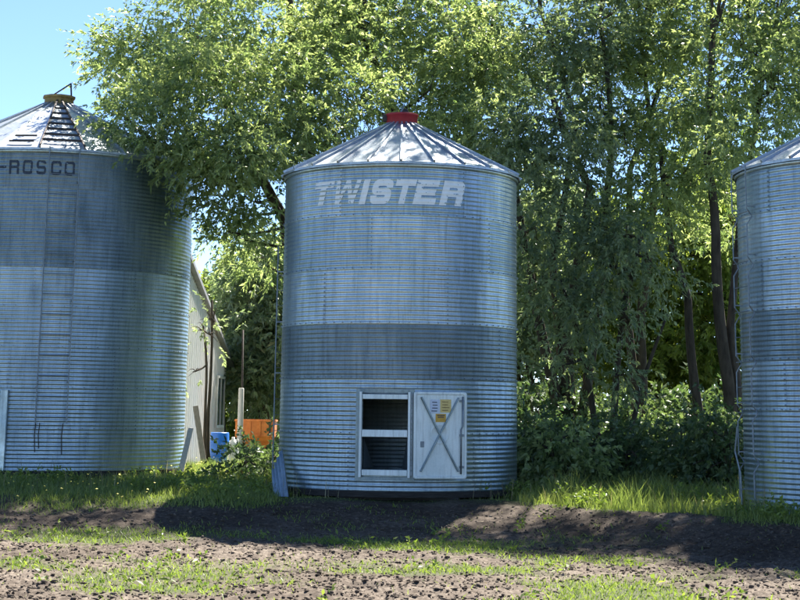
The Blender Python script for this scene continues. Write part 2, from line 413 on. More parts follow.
def letter(ch, R, amp, pitch, s0, w, z0, h, t, shear, mat, parent, stripes=None, wear=0.0, off=0.011):
    """paint one letter on the corrugated wall; s is arc length in metres from the camera-facing line"""
    ds = 0.006; dz = pitch / 12
    zs = np.arange(math.floor(z0 / dz) * dz, z0 + h + dz, dz)
    ss = np.arange(s0 - 0.02, s0 + w + shear * h + 0.02, ds)
    SS, ZZ = np.meshgrid(ss, zs)
    v = (ZZ + dz / 2 - z0) / h; u = (SS + ds / 2 - s0 - shear * (ZZ + dz / 2 - z0)) / w
    k = glyph(ch, u, v, t) & (v >= 0) & (v <= 1)
    if stripes is not None:
        fr = (v * stripes) % 1.0
        k &= fr > 0.30
    if wear: k &= fbm(SS * 22, ZZ * 22, 3.1 + s0, 3) > wear + .13 * np.maximum(0, np.sin(2 * PI * (ZZ + dz / 2) / pitch)) * fbm(SS * 3, ZZ * 3, 7.7, 2) * 1.6
    nzz, nss = k.shape
    As = np.concatenate([ss, [ss[-1] + ds]]); Zs = np.concatenate([zs, [zs[-1] + dz]])
    A2, Z2 = np.meshgrid(As, Zs)
    r = R + amp * np.sin(2 * PI * Z2 / pitch) + off; th = A2 / R
    vv = np.stack([r * np.sin(th), -r * np.cos(th), Z2], -1).reshape(-1, 3)
    i = np.arange(nzz)[:, None] * (nss + 1) + np.arange(nss)[None, :]
    q = np.stack([i, i + 1, i + nss + 2, i + nss + 1], -1)[k]
    used, inv = np.unique(q, return_inverse=True)
    me = np_mesh('letter', vv[used], inv.reshape(-1, 4), smooth=True)
    return meshobj('letter', me, mat, parent)

def make_bin(label, c, R, base_z, rings, ncor, pitch, nsheet, seam0, ringmats, panels, roof_rise, cap_r, roofmat, hole=None, roof_phase=0.0, amp=0.0046):
    root = thing('grain_bin', (c[0], c[1], gz(c[0], c[1])), label, 'grain bin')
    zb = base_z - root.location.z                       # metal starts here, in local height
    step = 360.0 / nsheet
    base = sheet_mesh('wall_sheet', R, 0, step + 1.2, ncor, pitch, amp)
    H = ncor * pitch
    bolts = MB()
    for k in range(ncor):
        for dz in (0.25,):
            b = pol(R + amp + 0.010, 0.6, (k + dz) * pitch); bolts.box(b, (.008, .006, .008))
    bm_v = bolts.mesh('bolt_row')
    hb = MB()
    for k in range(int(360 / 4.5)):
        b = pol(R + 0.020, k * 4.5, 0.03); hb.box(b, (.008, .008, .008), Matrix.Rotation(R_(k * 4.5), 3, 'Z'))
    bm_h = hb.mesh('bolt_row')
    for i in range(rings):
        s0 = seam0[i % len(seam0)]
        for j in range(nsheet):
            a = s0 + j * step
            me = base
            if hole and hole[4] <= i <= hole[5]:
                rel = (hole[0] - a) % 360
                if rel < step:
                    me = sheet_mesh('wall_sheet', R, 0, step + 1.2, ncor, pitch, amp, 1.0,
                                    (rel, rel + hole[1] - hole[0], hole[2] - i * H, hole[3] - i * H))
            o = meshobj('wall_sheet', me, ringmats[i][(j + (i * 2)) % len(ringmats[i])], root, (0, 0, zb + i * H), (0, 0, R_(a)))
            o.scale = (1 + (0.0008 if i % 2 else 0), 1 + (0.0008 if i % 2 else 0), 1)
            if -75 < ((a + 180) % 360 - 180) < 75:
                tag(meshobj('bolt_row', bm_v, M['steel_rail'], root, (0, 0, zb + i * H), (0, 0, R_(a))), kind='stuff')
        if i: tag(meshobj('bolt_row', bm_h, M['steel_rail'], root, (0, 0, zb + i * H), (0, 0, 0)), kind='stuff')
    ze = zb + rings * H
    # roof: wedge panels with a raised rib on one edge and a turned-down lip
    da = 2 * PI / panels; ro = R + 0.085; r0 = cap_r * 0.92; rise = roof_rise
    zr = lambda r: (ro - r) / (ro - r0) * rise
    mb = MB()
    n_ = 5
    for k in range(n_):
        ra_, rb_ = ro + (r0 - ro) * k / n_, ro + (r0 - ro) * (k + 1) / n_
        vs = []
        for rr in (ra_, rb_):
            for t in (-da / 2, -da / 6, da / 6, da / 2):
                ch = rr * math.cos(da / 2) / math.cos(t) if abs(t) < da / 2 - 1e-6 else rr
                sag = -0.010 * (1 if abs(t) < da / 4 else 0)
                vs.append((ch * math.sin(t), -ch * math.cos(t), zr(rr) + sag))
        mb.add(vs, [(0, 1, 5, 4), (1, 2, 6, 5), (2, 3, 7, 6)])
    # lip
    a, b = -da / 2, da / 2
    mb.add([(ro * math.sin(a), -ro * math.cos(a), 0), (ro * math.sin(b), -ro * math.cos(b), 0),
            (ro * math.sin(b), -ro * math.cos(b), -0.045), (ro * math.sin(a), -ro * math.cos(a), -0.045)], [(0, 3, 2, 1)])
    panel = mb.mesh('roof_panel')
    rb = MB(); t = da / 2
    rb.bar((math.sin(t) * (ro + .01), -math.cos(t) * (ro + .01), 0.012), (math.sin(t) * r0, -math.cos(t) * r0, rise + 0.012), .036, .052)
    rib = rb.mesh('rib')
    for k in range(panels):
        po = meshobj('roof_panel', panel, roofmat, root, (0, 0, ze + 0.015), (0, 0, k * da + R_(roof_phase)))
        meshobj('rib', rib, roofmat, po)
    # eave ring under the panels
    MB().lathe([(R + .022, -.09), (R + .034, -.088), (R + .034, -.002), (R + .022, 0)], 120, (0, 0, ze)).build('eave_ring', M['galv_light'], root, True)
    return root, zb, ze, ro, r0, lambda r: ze + 0.015 + zr(r), da

# ---- centre bin
PC = 0.0815
lt, md, dl, od = M['galv_light'], M['galv_mid'], M['galv_dull'], M['galv_old']
CB = (-0.03, 32.2); RC = 2.26
HOLE = (-17.0, 5.2, 0.27, 1.70, 0, 1)
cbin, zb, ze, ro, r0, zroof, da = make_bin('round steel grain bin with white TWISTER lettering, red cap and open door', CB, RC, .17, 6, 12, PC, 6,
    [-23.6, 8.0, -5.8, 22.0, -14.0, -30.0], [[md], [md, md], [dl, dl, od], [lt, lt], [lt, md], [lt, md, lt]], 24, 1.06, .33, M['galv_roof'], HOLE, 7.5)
AMP = 0.0046
# lettering: arc from -44.5 to +32.8 degrees
def cb_s(px): return math.asin(max(-1, min(1, (px - 402.3) / 116.5))) * RC
zt0, zt1 = 5.22 - .12 + .12 - zb, 5.69 - zb
zt0 = zb + 5.16; hL = .455
TW = [('T', 317, 335, 5), ('W', 337, 360, 5), ('I', 362.5, 368.5, None), ('S', 372, 391, None), ('T', 393, 412, None), ('E', 413, 434, None), ('R', 438, 459, None)]
lroot = cbin
for ch, x0, x1, st in TW:
    s0, s1 = cb_s(x0), cb_s(x1)
    o = letter(ch, RC, AMP, PC, s0, s1 - s0, 5.10, hL, .27, .24, M['white_paint'], cbin, st, .17 if st is None else .2)
    o.location.z = zb
# door opening: frame, flange, cross bar
fa = -5.9
fm = Matrix.Rotation(R_(fa), 3, 'Z')
def df(x, y, z): return fm @ Vector((x, -(RC + .0) - y, z)) + Vector((0, 0, zb))     # x along the wall, y outwards
ow = .445; oz0, oz1 = .27, 1.70
fl = MB()
for (x0, x1, z0, z1) in ((-ow - .08, ow + .08, oz1 + .02, oz1 + .075), (-ow - .08, ow + .08, oz0 - .075, oz0 - .02), (-ow - .08, -ow + .0, oz0 - .0199, oz1 + .0199), (ow, ow + .08, oz0 - .0199, oz1 + .0199)):
    fl.box(df((x0 + x1) / 2, -.012, (z0 + z1) / 2), ((x1 - x0) / 2, .022, (z1 - z0) / 2), fm)
flange = fl.build('door_flange', M['galv_dull'], cbin)
frame = MB()
frame.box(df(-(ow - .01), .0, (oz0 + oz1) / 2), (.022, .075, (oz1 - oz0) / 2 + .03), fm)
fr = frame.build('door_frame', M['galv_door'], cbin, bevel=.006)
MB().box(df(ow - .01, .0, (oz0 + oz1) / 2), (.022, .075, (oz1 - oz0) / 2 + .03), fm).build('jamb', M['galv_door'], fr, bevel=.006)
def member(name, z, h, y, mat, parent=fr):
    return MB().box(df(0, y, z), (ow - .04, .05, h / 2), fm).build(name, mat, parent, bevel=.006)
member('header', oz1 - .055, .085, .005, M['galv_door']); member('sill', oz0 + .055, .10, .008, M['galv_door'])
member('cross_bar', oz0 + .735, .125, .028, M['galv_door'])
for sx in (-1, 1):          # slanted chute plates inside the lower half
    poly = [df(sx * (ow - .05), -.10, oz0 + .12), df(sx * (ow - .05), -.10, oz0 + .66), df(sx * (ow - .19), -.55, oz0 + .12)]
    MB().prism(poly, fm @ Vector((0, .008, 0))).build('chute_plate', M['galv_mid'], cbin)
hg = MB()
for k in range(16): hg.box(df(ow + .035, .055, oz0 + .05 + k * .09), (.016, .016, .036), fm)
hg.build('hinge', M['steel_rail'], fr)
# door leaf folded back against the wall
da_ = 13.5; dm = Matrix.Rotation(R_(da_), 3, 'Z')
lc = fm @ Vector((ow + .055, -(RC + .075), 0)) + dm @ Vector((.50, -.012, 0)); lc.z = zb + (oz0 + oz1) / 2
lw, lh = .485, .755
def rrect(w, h, r, y, n=5):
    pts = []
    for cx, cz, a0 in ((w - r, h - r, 0), (-w + r, h - r, 90), (-w + r, -h + r, 180), (w - r, -h + r, 270)):
        for k in range(n + 1):
            a = R_(a0 + 90 * k / n); pts.append(Vector((cx + r * math.cos(a), y, cz + r * math.sin(a))))
    return pts
lf = MB()
rings_ = [rrect(lw, lh, .045, .02), rrect(lw, lh, .045, -.022), rrect(lw - .012, lh - .012, .04, -.03), rrect(lw - .04, lh - .04, .03, -.03), rrect(lw - .055, lh - .055, .025, -.014)]
N_ = len(rings_[0]); vs = [p for r in rings_ for p in r]
fs = [(i * N_ + j, i * N_ + (j + 1) % N_, (i + 1) * N_ + (j + 1) % N_, (i + 1) * N_ + j) for i in range(len(rings_) - 1) for j in range(N_)]
fs += [tuple(range((len(rings_) - 1) * N_, len(rings_) * N_)), tuple(range(N_ - 1, -1, -1))]
lf.add(vs, fs)
door = lf.build('door', M['galv_door'], cbin, loc=lc, rot=(0, 0, R_(da_)))
door['label'] = 'pale flat door panel with an X brace and three stickers'
for a, b in (((-.36, -.63), (.33, .66)), ((-.36, .66), (.33, -.63))):
    y = -.026 if a[1] < 0 else -.034
    bb = MB().bar((a[0], y, a[1]), (b[0], y, b[1]), .03, .052, (0, 1, 0)); bb.build('brace', M['galv_old'], door, bevel=.006)
MB().lathe([(.001, 0), (.15, 0), (.165, .008), (.18, 0)], 28).build('boss', M['galv_door'], door, True, loc=(-.01, -.0145, .02), rot=(PI / 2, 0, 0))
MB().tube([(.375, -.045, -.67), (.375, -.045, .10), (.405, -.045, .16), (.405, -.045, .68)], .016, 8).build('latch_rod', M['steel_rail'], door, True)
for z in (-.55, .0, .6): MB().box((.39, -.03, z), (.04, .012, .02)).build('rod_clip', M['steel_rail'], door)
for x, z, w, h, mt, yy in ((-.105, .50, .085, .12, 'sticker_white', .0175), (.095, .51, .10, .115, 'sticker_yellow', .0175), (.005, .30, .095, .072, 'sticker_amber', .0175)):
    s_ = MB().box((x, -yy, z), (w, .002, h)).build('sticker', M[mt], door)
    ln = MB()
    for k in range(4 if h > .1 else 2):
        ln.box((x + random.uniform(-.012, .012), -yy - .0025, z + h * .6 - k * h * .42), (w * random.uniform(.5, .75), .0008, .008))
    ln.build('print_line', M['dark_paint'] if mt != 'sticker_yellow' else M['yellow_rust'], s_)
MB().box((-.33, -.016, -.16), (.035, .006, .05)).build('dent_patch', M['steel_rail'], door, bevel=.004)
# platform under the bin
MB().lathe([(RC + .05, -.10), (RC + .05, -.004), (RC - .25, -.004), (RC - .25, -.10), (RC + .05, -.10)], 48, (0, 0, zb)).build('plank_platform', M['timber_dark'], cbin)
for k in range(7):
    y = -2.0 + k * .66; L = math.sqrt(max(.2, (RC + .02) ** 2 - y * y))
    MB().box((0, y, zb - .20), (L, .08, .098)).build('skid_beam', M['timber_dark'], cbin, bevel=.01)
# cap: red collar with a tilted lid left open behind it
MB().lathe([(.30, -.06), (.31, .0), (.31, .17), (.325, .175), (.325, .215), (.29, .22), (.28, .17), (.28, -.06)], 32, (0, 0, zroof(r0))).build('roof_cap', M['red_paint'], cbin, True)
ck = cbin.children[-1]
ldm = Matrix.Rotation(R_(62), 3, 'X')
zc1 = zroof(r0) + .19
MB().prism([(-.10, .12, zc1), (.17, .12, zc1), (.15, .18, zc1 + .10), (.10, .22, zc1 + .19), (.02, .22, zc1 + .19), (-.06, .18, zc1 + .10)], (0, .03, .008)).build('lid', M['rusty_dark'], cbin, bevel=.006)
MB().bar((-.06, .02, zc1), (.035, .17, zc1 + .24), .03, .02).build('lid_lever', M['steel_rail'], cbin)
MB().box((-.33, -.02, zroof(r0) + .14), (.05, .08, .07)).build('cap_latch', M['rusty_dark'], cbin, bevel=.008)
# side ladder
def ladder(parent, R, a0, a1, z0, z1, zb, seams, so, rmat, rung_dz, rr=.016, kink=True):
    """wall ladder: a top-rung part that carries its rails and rungs"""
    zs = [z0] + [q for q in seams if z0 + .2 < q < z1 - .2] + [z1]
    ld = None
    for ai, a in enumerate((a0, a1)):
        pts = []
        for i in range(len(zs) - 1):
            last = i == len(zs) - 2
            if i == 0: pts.append(pol(R + so, a, zs[i] + .02))
            else: pts += [pol(R + (.06 if kink else so), a, zs[i] + .01), pol(R + so, a, zs[i] + .10)]
            pts.append(pol(R + so, a, zs[i + 1] - (0 if last else .17)))
            if not last: pts.append(pol(R + (.05 if kink else so), a + (.8 if kink else 0), zs[i + 1] - .03))
        mb = MB().tube(pts, rr, 6)
        o = mb.build('ladder' if ld is None else 'rail', rmat, parent if ld is None else ld, loc=(0, 0, zb) if ld is None else None)
        if ld is None: ld = o
        for q in zs[:-1]:
            MB().bar(pol(R - .005, a, q + .14), pol(R + so, a, q + .14), .03, .02).build('bracket', rmat, ld)
    z = z0 + .15
    while z < z1:
        MB().tube([pol(R + so, a0, z), pol(R + so, a1, z)], .008, 6).build('rung', rmat, ld)
        z += rung_dz
    return ld
HC = 12 * PC
ladder(cbin, RC, -112, -97, .25, 4.55, zb, [HC * k for k in range(1, 6)], .16, M['steel_rail'], .30, .014, False)

# ---- left bin
PL = 0.0815
LB = (-7.84, 36.9); RL = 3.10
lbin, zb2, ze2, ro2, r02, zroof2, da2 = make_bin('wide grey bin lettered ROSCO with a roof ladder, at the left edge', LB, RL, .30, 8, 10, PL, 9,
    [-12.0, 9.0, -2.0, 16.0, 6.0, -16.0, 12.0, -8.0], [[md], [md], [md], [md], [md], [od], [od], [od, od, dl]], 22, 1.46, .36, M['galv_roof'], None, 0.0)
# turn roof so that the ladder panel sits between the two rib lines above the wall ladder
aim2 = math.degrees(math.atan2(LB[0], LB[1]))          # camera-facing direction is at -aim
face2 = -aim2
lad_c = face2 + math.degrees(math.asin((61.5 - 55) / 141))
lad_c = math.degrees(math.atan2(-LB[0], LB[1])) * 1.0 + 2.2
for o in lbin.children:
    if o.name.startswith('roof_panel'): o.rotation_euler.z += R_(lad_c)
hw = math.degrees(da2) / 2
lm = MB()
for s_ in (-1, 1):
    a = lad_c + s_ * hw
    lm.bar(pol(ro2 + .01, a, ze2 + .075), pol(r02, a, zroof2(r02) + .065), .035, .03)
rl = lm.build('roof_ladder', M['rusty_dark'], lbin)
for k in range(7):
    r = ro2 - .28 - k * .335
    h_ = zroof2(r) + .07
    MB().bar(pol(r, lad_c - hw, h_), pol(r, lad_c + hw, h_), .03, .045).build('rung', M['rusty_dark'], rl)
for (dr, dl_) in ((.22, .5), (.55, .42)):
    r = ro2 - dr; a = lad_c - 2 * hw
    MB().bar(pol(r, a - hw * .62, zroof2(r) + .05), pol(r, a + hw * .62, zroof2(r) + .05), .03, .035).build('roof_step', M['rusty_dark'], lbin)
MB().lathe([(.33, -.05), (.34, .0), (.33, .13), (.37, .15), (.37, .20), (.001, .21)], 10, (0, 0, zroof2(r02))).build('roof_cap', M['yellow_rust'], lbin)
zc2 = zroof2(r02) + .2
fx = Matrix.Rotation(R_(lad_c), 3, 'Z')
MB().bar(fx @ Vector((-.16, -.1, zc2)) , fx @ Vector((.24, -.1, zc2 + .30)), .03, .03).build('lid_lever', M['rusty_dark'], lbin)
MB().bar(fx @ Vector((.24, -.1, zc2 + .31)), fx @ Vector((.27, -.1, zc2 - .06)), .05, .035).build('lever_post', M['rusty_dark'], lbin)
HL = 10 * PL
def lb_deg(px): return math.degrees(math.asin(max(-1, min(1, (px - 54.5) / 141)))) - aim2 * 1.0
l0, l1 = lad_c - 4.6, lad_c + 6.4
lad = ladder(lbin, RL, l0, l1, .92, ze2 - zb2 + .04, zb2, [HL * k for k in range(1, 8)], .12, M['steel_rail'], .41, .012, False)
for a, z1 in ((l0 + .2, .38), (l0 + 1.6, .45), (l1 - 1.0, .33)):
    MB().tube([pol(RL + .06, a, .95), pol(RL + .05, a - .3, .7), pol(RL + .03, a + .1, z1)], .009, 5).build('hanging_rod', M['rusty_dark'], lbin, loc=(0, 0, zb2))
MB().box(pol(RL + .055, lad_c - 16.2, .80 + zb2), (.075, .035, .80), Matrix.Rotation(R_(lad_c - 16.2), 3, 'Z')).build('door_post', M['galv_light'], lbin, bevel=.01)
# ROSCO lettering (dark)
for ch, x0, x1 in (('-', -1, 6), ('R', 9, 18), ('O', 21.5, 30.5), ('S', 34, 43), ('C', 47.5, 57), ('O', 60, 69.5)):
    d0, d1 = math.asin((x0 - 51.5) / 141), math.asin((x1 - 51.5) / 141)
    base_a = R_(-aim2)
    base_a = math.atan2(-LB[0], LB[1])
    s0, s1 = (base_a + d0) * RL, (base_a + d1) * RL
    o = letter(ch, RL, AMP, PL, s0, s1 - s0, 5.98, .29, .2, 0, M['dark_paint'], lbin, None, .22)
    o.location.z = zb2
# foundation
MB().lathe([(RL + .03, -.09), (RL + .03, -.004), (RL - .3, -.004), (RL - .3, -.09), (RL + .03, -.09)], 56, (0, 0, zb2)).build('plank_platform', M['timber_dark'], lbin)
for k in range(8):
    y = -2.85 + k * .8; L = math.sqrt(max(.2, RL ** 2 - y * y))
    MB().box((0, y, zb2 - .155), (L, .08, .06)).build('skid_beam', M['timber_dark'], lbin, bevel=.01)
for k in range(9):
    a = -40 + k * 17.5 + random.uniform(-3, 3)
    MB().box(pol(RL - .12, a, zb2 - .30), (.10, .10, .082), Matrix.Rotation(R_(a), 3, 'Z')).build('footing_block', M['concrete'], lbin, bevel=.012)

# ---- right bin
RB = (8.05, 28.0)
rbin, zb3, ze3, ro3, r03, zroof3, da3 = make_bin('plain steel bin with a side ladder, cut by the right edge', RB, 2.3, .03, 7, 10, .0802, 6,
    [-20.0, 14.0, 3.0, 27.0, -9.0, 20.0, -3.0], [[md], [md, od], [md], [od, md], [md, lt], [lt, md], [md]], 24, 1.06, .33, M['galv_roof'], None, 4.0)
view3 = math.degrees(math.atan2(-RB[0], RB[1]))
ladder(rbin, 2.3, view3 - 74, view3 - 57.5, .2, ze3 - zb3 + .03, zb3, [.802 * k for k in range(1, 7)], .13, M['steel_rail'], .41, .012, True)
MB().lathe([(.30, -.06), (.31, .0), (.31, .17), (.33, .2), (.001, .24)], 24, (0, 0, zroof3(r03))).build('roof_cap', M['red_paint'], rbin, True)
MB().lathe([(2.36, -.09), (2.36, -.004), (2.0, -.004), (2.0, -.09), (2.36, -.09)], 48, (0, 0, zb3)).build('plank_platform', M['timber_dark'], rbin)
MB().tube([pol(2.46, view3 - 72, 1.35), pol(2.50, view3 - 73, .95), pol(2.44, view3 - 71, .6), pol(2.43, view3 - 71, .1)], .016, 6).build('drain_pipe', M['steel_rail'], rbin, loc=(0, 0, zb3))

# ------------------------------------------------------------------ yard objects
def corr_patch(name, c00, c10, c11, c01, nrib, amp, mat, label, cat):
    """corrugated offcut: bilinear patch, ribs running along the v direction"""
    c00, c10, c11, c01 = map(Vector, (c00, c10, c11, c01)); nu = nrib * 8; nv = 4
    nrm = (c10 - c00).cross(c01 - c00).normalized()
    v = []
    for lay in (0, 1):
        for j in range(nv + 1):
            for i in range(nu + 1):
                u, w = i / nu, j / nv
                p = c00 * (1 - u) * (1 - w) + c10 * u * (1 - w) + c11 * u * w + c01 * (1 - u) * w
                v.append(p + nrm * (amp * math.sin(2 * PI * nrib * u) + lay * .006))
    q = []; N = (nu + 1) * (nv + 1)
    for j in range(nv):
        for i in range(nu):
            a = j * (nu + 1) + i
            q.append((a, a + 1, a + nu + 2, a + nu + 1)); q.append((N + a, N + a + nu + 1, N + a + nu + 2, N + a + 1))
    o = meshobj(name, np_mesh(name, np.array([tuple(x) for x in v]), np.array(q), smooth=True), mat)
    return tag(o, label, cat)
def gp(px, Y, dz=0.0):
    p = at(px, 400, Y); return Vector((p.x, Y, gz(p.x, Y) + dz))
g0, g1 = gp(276.5, 30.75, .02), gp(291, 30.3, .02)
t0, t1 = at(272.5, 472, 31.0), at(282, 448, 31.35)
corr_patch('metal_offcut', g0, g1, t1, t0, 4, .026, M['galv_mid'], 'bent corrugated sheet offcut leaning at the foot of the lettered bin', 'metal sheet')

# shed (lean-to with its tall trapezoid side towards the bins)
SX = -5.72
sh = thing('storage_shed', (SX, 49, gz(SX, 49)), 'white clad shed with a sloping roof behind the bins', 'shed')
gz0 = 0.0
def shz(y): return 5.45 - (y - 43.4) * .205
ys = np.arange(43.4, 55.7, .88)
for k in range(len(ys) - 1):
    y0, y1 = ys[k], ys[k + 1]
    win = 51.6 < (y0 + y1) / 2 < 53.6
    mb = MB()
    mb.prism([(0, y0 - 49 + .012, gz0), (0, y1 - 49 - .012, gz0), (0, y1 - 49 - .012, shz(y1)), (0, y0 - 49 + .012, shz(y0))], (-.06, 0, 0))
    for t in (.0, .33, .66):
        yy = y0 + (y1 - y0) * t + .1
        mb.box((.012, yy - 49, shz(yy) / 2), (.0118, .02, shz(yy) / 2 - .01))
    mb.build('wall_panel', M['shed_white'], sh)
MB().box((.03, 43.33 - 49, 2.74), (.07, .07, 2.74)).build('corner_post', M['shed_trim'], sh)
MB().box((-4, 43.45 - 49, 2.7), (3.9, .04, 2.7)).build('wall_panel', M['shed_white'], sh)
MB().box((-4, 55.6 - 49, 1.45), (3.9, .04, 1.42)).build('wall_panel', M['shed_white'], sh)
MB().prism([(.16, 43.1 - 49, shz(43.1) + .02), (.16, 56.0 - 49, shz(56.0) + .02), (.16, 56.0 - 49, shz(56.0) + .14), (.16, 43.1 - 49, shz(43.1) + .14)], (-8.3, 0, 0)).build('roof', M['shed_roof'], sh)
wnd = MB()
wy0, wy1, wz0, wz1 = 52.0 - 49, 54.0 - 49, .95, 2.55
for b in ((wy0 - .05, wy0 + .03, wz0, wz1), (wy1 - .03, wy1 + .05, wz0, wz1), (wy0 + .031, wy1 - .031, wz1 - .08, wz1), (wy0 + .031, wy1 - .031, wz0, wz0 + .08), ((wy0 + wy1) / 2 - .03, (wy0 + wy1) / 2 + .03, wz0 + .081, wz1 - .081)):
    wnd.box((.05, (b[0] + b[1]) / 2, (b[2] + b[3]) / 2), (.03, (b[1] - b[0]) / 2, (b[3] - b[2]) / 2))
wf = wnd.build('window', M['white_plastic'], sh)
for a, b in ((wy0 + .031, (wy0 + wy1) / 2 - .031), ((wy0 + wy1) / 2 + .031, wy1 - .031)):
    MB().box((.045, (a + b) / 2, (wz0 + wz1) / 2), (.008, (b - a) / 2, (wz1 - wz0) / 2 - .082)).build('pane', M['glass'], wf)

# barrel
b0 = gp(221, 46.0)
bar = thing('plastic_barrel', b0, 'blue plastic barrel standing beside the white shed', 'barrel')
MB().lathe([(.001, .0), (.24, .0), (.255, .03), (.26, .28), (.27, .30), (.26, .32), (.26, .58), (.27, .60), (.26, .62), (.25, .86), (.235, .885), (.22, .885), (.22, .87), (.001, .87)], 28).build('drum', M['blue_plastic'], bar, True)
for s_ in (-.1, .1): MB().lathe([(.001, .02), (.03, .02), (.035, .0)], 10).build('bung', M['white_plastic'], bar, loc=(s_, -.06, .871))
cn = thing('fuel_can', gp(222, 44.6, .0), 'small red can standing in weeds in front of the shed window', 'can') if False else None
# leaning plank and others
def plank(name, a, b, w, h, mat, label, cat):
    o = MB().bar(a, b, w, h, (0, -1, .2)).build(name, mat, None, bevel=.006); return tag(o, label, cat)
plank('leaning_plank', gp(207, 43.6, .0), at(195.5, 406, 43.9), .14, .05, M['timber_grey'], 'weathered grey plank leaning against the white shed wall', 'plank')
plank('pale_board', gp(181.5, 35.9, .02), at(191, 428, 36.6), .12, .03, M['timber_pale'], 'pale board leaning against the ROSCO bin on its right side', 'board')
pp = gp(241, 47.0); pt = at(241.5, 388, 47.0)
post = thing('fence_post', pp, 'thick pale wooden post next to the orange hopper', 'post')
MB().tube([(0, 0, -.2), (0, 0, pt.z - pp.z - .02), (0, 0, pt.z - pp.z)], [.085, .075, .06], 10).build('shaft', M['timber_pale'], post, True)
tag(MB().tube([gp(243, 47.8, -.05), at(243, 330, 47.8)], .028, 6).build('steel_pole', M['rusty_dark'], None, True), 'thin rusty pole rising behind the pale post', 'pole')
# orange hopper trailer
ho = gp(257, 48.2)
hop = thing('seed_hopper', ho, 'faded orange steel hopper half hidden behind the dark shrub', 'hopper')
mb = MB(); w0, w1, d0, d1 = .56, .25, .42, .22
top, bot = 1.22, .45
mb.add([(-w1, -d1, bot), (w1, -d1, bot), (w1, d1, bot), (-w1, d1, bot), (-w0, -d0, .78), (w0, -d0, .78), (w0, d0, .78), (-w0, d0, .78), (-w0, -d0, top), (w0, -d0, top), (w0, d0, top), (-w0, d0, top)],
       [(3, 2, 1, 0), (0, 1, 5, 4), (1, 2, 6, 5), (2, 3, 7, 6), (3, 0, 4, 7), (4, 5, 9, 8), (5, 6, 10, 9), (6, 7, 11, 10), (7, 4, 8, 11)])
mb.build('bin_body', M['orange_paint'], hop)
for k in range(4): MB().box((-.42 + k * .28, -d0 - .012, 1.0), (.025, .0118, .19)).build('stiffener', M['rusty_dark'] if k == 3 else M['orange_paint'], hop)
rim = MB()
for a, b in (((-w0, -d0), (w0, -d0)), ((w0, -d0), (w0, d0)), ((w0, d0), (-w0, d0)), ((-w0, d0), (-w0, -d0))): rim.bar((*a, top), (*b, top), .05, .05)
rim.build('rim', M['orange_paint'], hop)
for sx in (-1, 1):
    for sy in (-1, 1): MB().bar((sx * .46, sy * .38, .8), (sx * .5, sy * .42, -.02), .05, .05).build('leg', M['orange_paint'], hop)
jg = gp(234.5, 45.2)
jug = thing('plastic_jug', jg, 'white plastic jug beside the blue barrel', 'jug')
MB().lathe([(.001, 0), (.14, 0), (.15, .05), (.15, .55), (.10, .68), (.04, .72), (.04, .78), (.001, .78)], 14).build('body', M['white_plastic'], jug, True)
MB().tube([(.05, 0, .7), (.13, 0, .72), (.15, 0, .6)], .018, 6).build('handle', M['white_plastic'], jug, True)

# ------------------------------------------------------------------ trees and shrubs
def rand_unit(n):
    v = rng.normal(size=(n, 3)); return v / np.linalg.norm(v, axis=1)[:, None]
def leaf_mesh(name, origins, outward, llen, lwid, per, spr_len, droop=.35, spread=.55, tone_bias=None):
    """sprigs of narrow leaves: each sprig grows from an origin along an outward direction"""
    n = len(origins)
    d = outward * .75 + rand_unit(n) * .6; d[:, 2] -= droop
    d /= np.linalg.norm(d, axis=1)[:, None]
    L = spr_len * rng.uniform(.6, 1.3, n)
    t = rng.uniform(0, 1, (n, per))
    pos = origins[:, None, :] + d[:, None, :] * (t * L[:, None])[..., None]
    pos[..., 2] -= (t ** 2) * (L[:, None] * droop * .6)
    pos = pos.reshape(-1, 3); m_ = len(pos)
    ld = np.repeat(d, per, 0) * .8 + rand_unit(m_) * spread * 1.3; ld[:, 2] -= droop * .5
    ld /= np.linalg.norm(ld, axis=1)[:, None]
    rv = rand_unit(m_); rv[:, 2] *= .45
    sd = np.cross(ld, rv); sd /= np.linalg.norm(sd, axis=1)[:, None] + 1e-9
    ll = llen * np.exp(rng.normal(0, .30, m_)); lw = lwid * np.exp(rng.normal(0, .28, m_))
    p0 = pos; p2 = pos + ld * ll[:, None]; p2[:, 2] -= ll * .12
    mid = pos + ld * (ll * .45)[:, None]
    p1 = mid + sd * lw[:, None] * .5; p3 = mid - sd * lw[:, None] * .5
    v = np.stack([p0, p1, p2, p3], 1).reshape(-1, 3)
    q = np.arange(m_ * 4).reshape(-1, 4)
    st = rng.normal(.45, .2, n)
    if tone_bias is not None: st = st + tone_bias
    tone = np.clip(np.repeat(st, per) + rng.normal(0, .16, m_), 0, 1)
    return np_mesh(name, v, q, attr={'tone': np.repeat(tone, 4)})

def curve(a, b, bend, n=7):
    a = Vector(a); b = Vector(b); c = (a + b) / 2 + Vector(bend)
    return [a * (1 - t) ** 2 + c * 2 * t * (1 - t) + b * t * t for t in [k / (n - 1) for k in range(n)]]

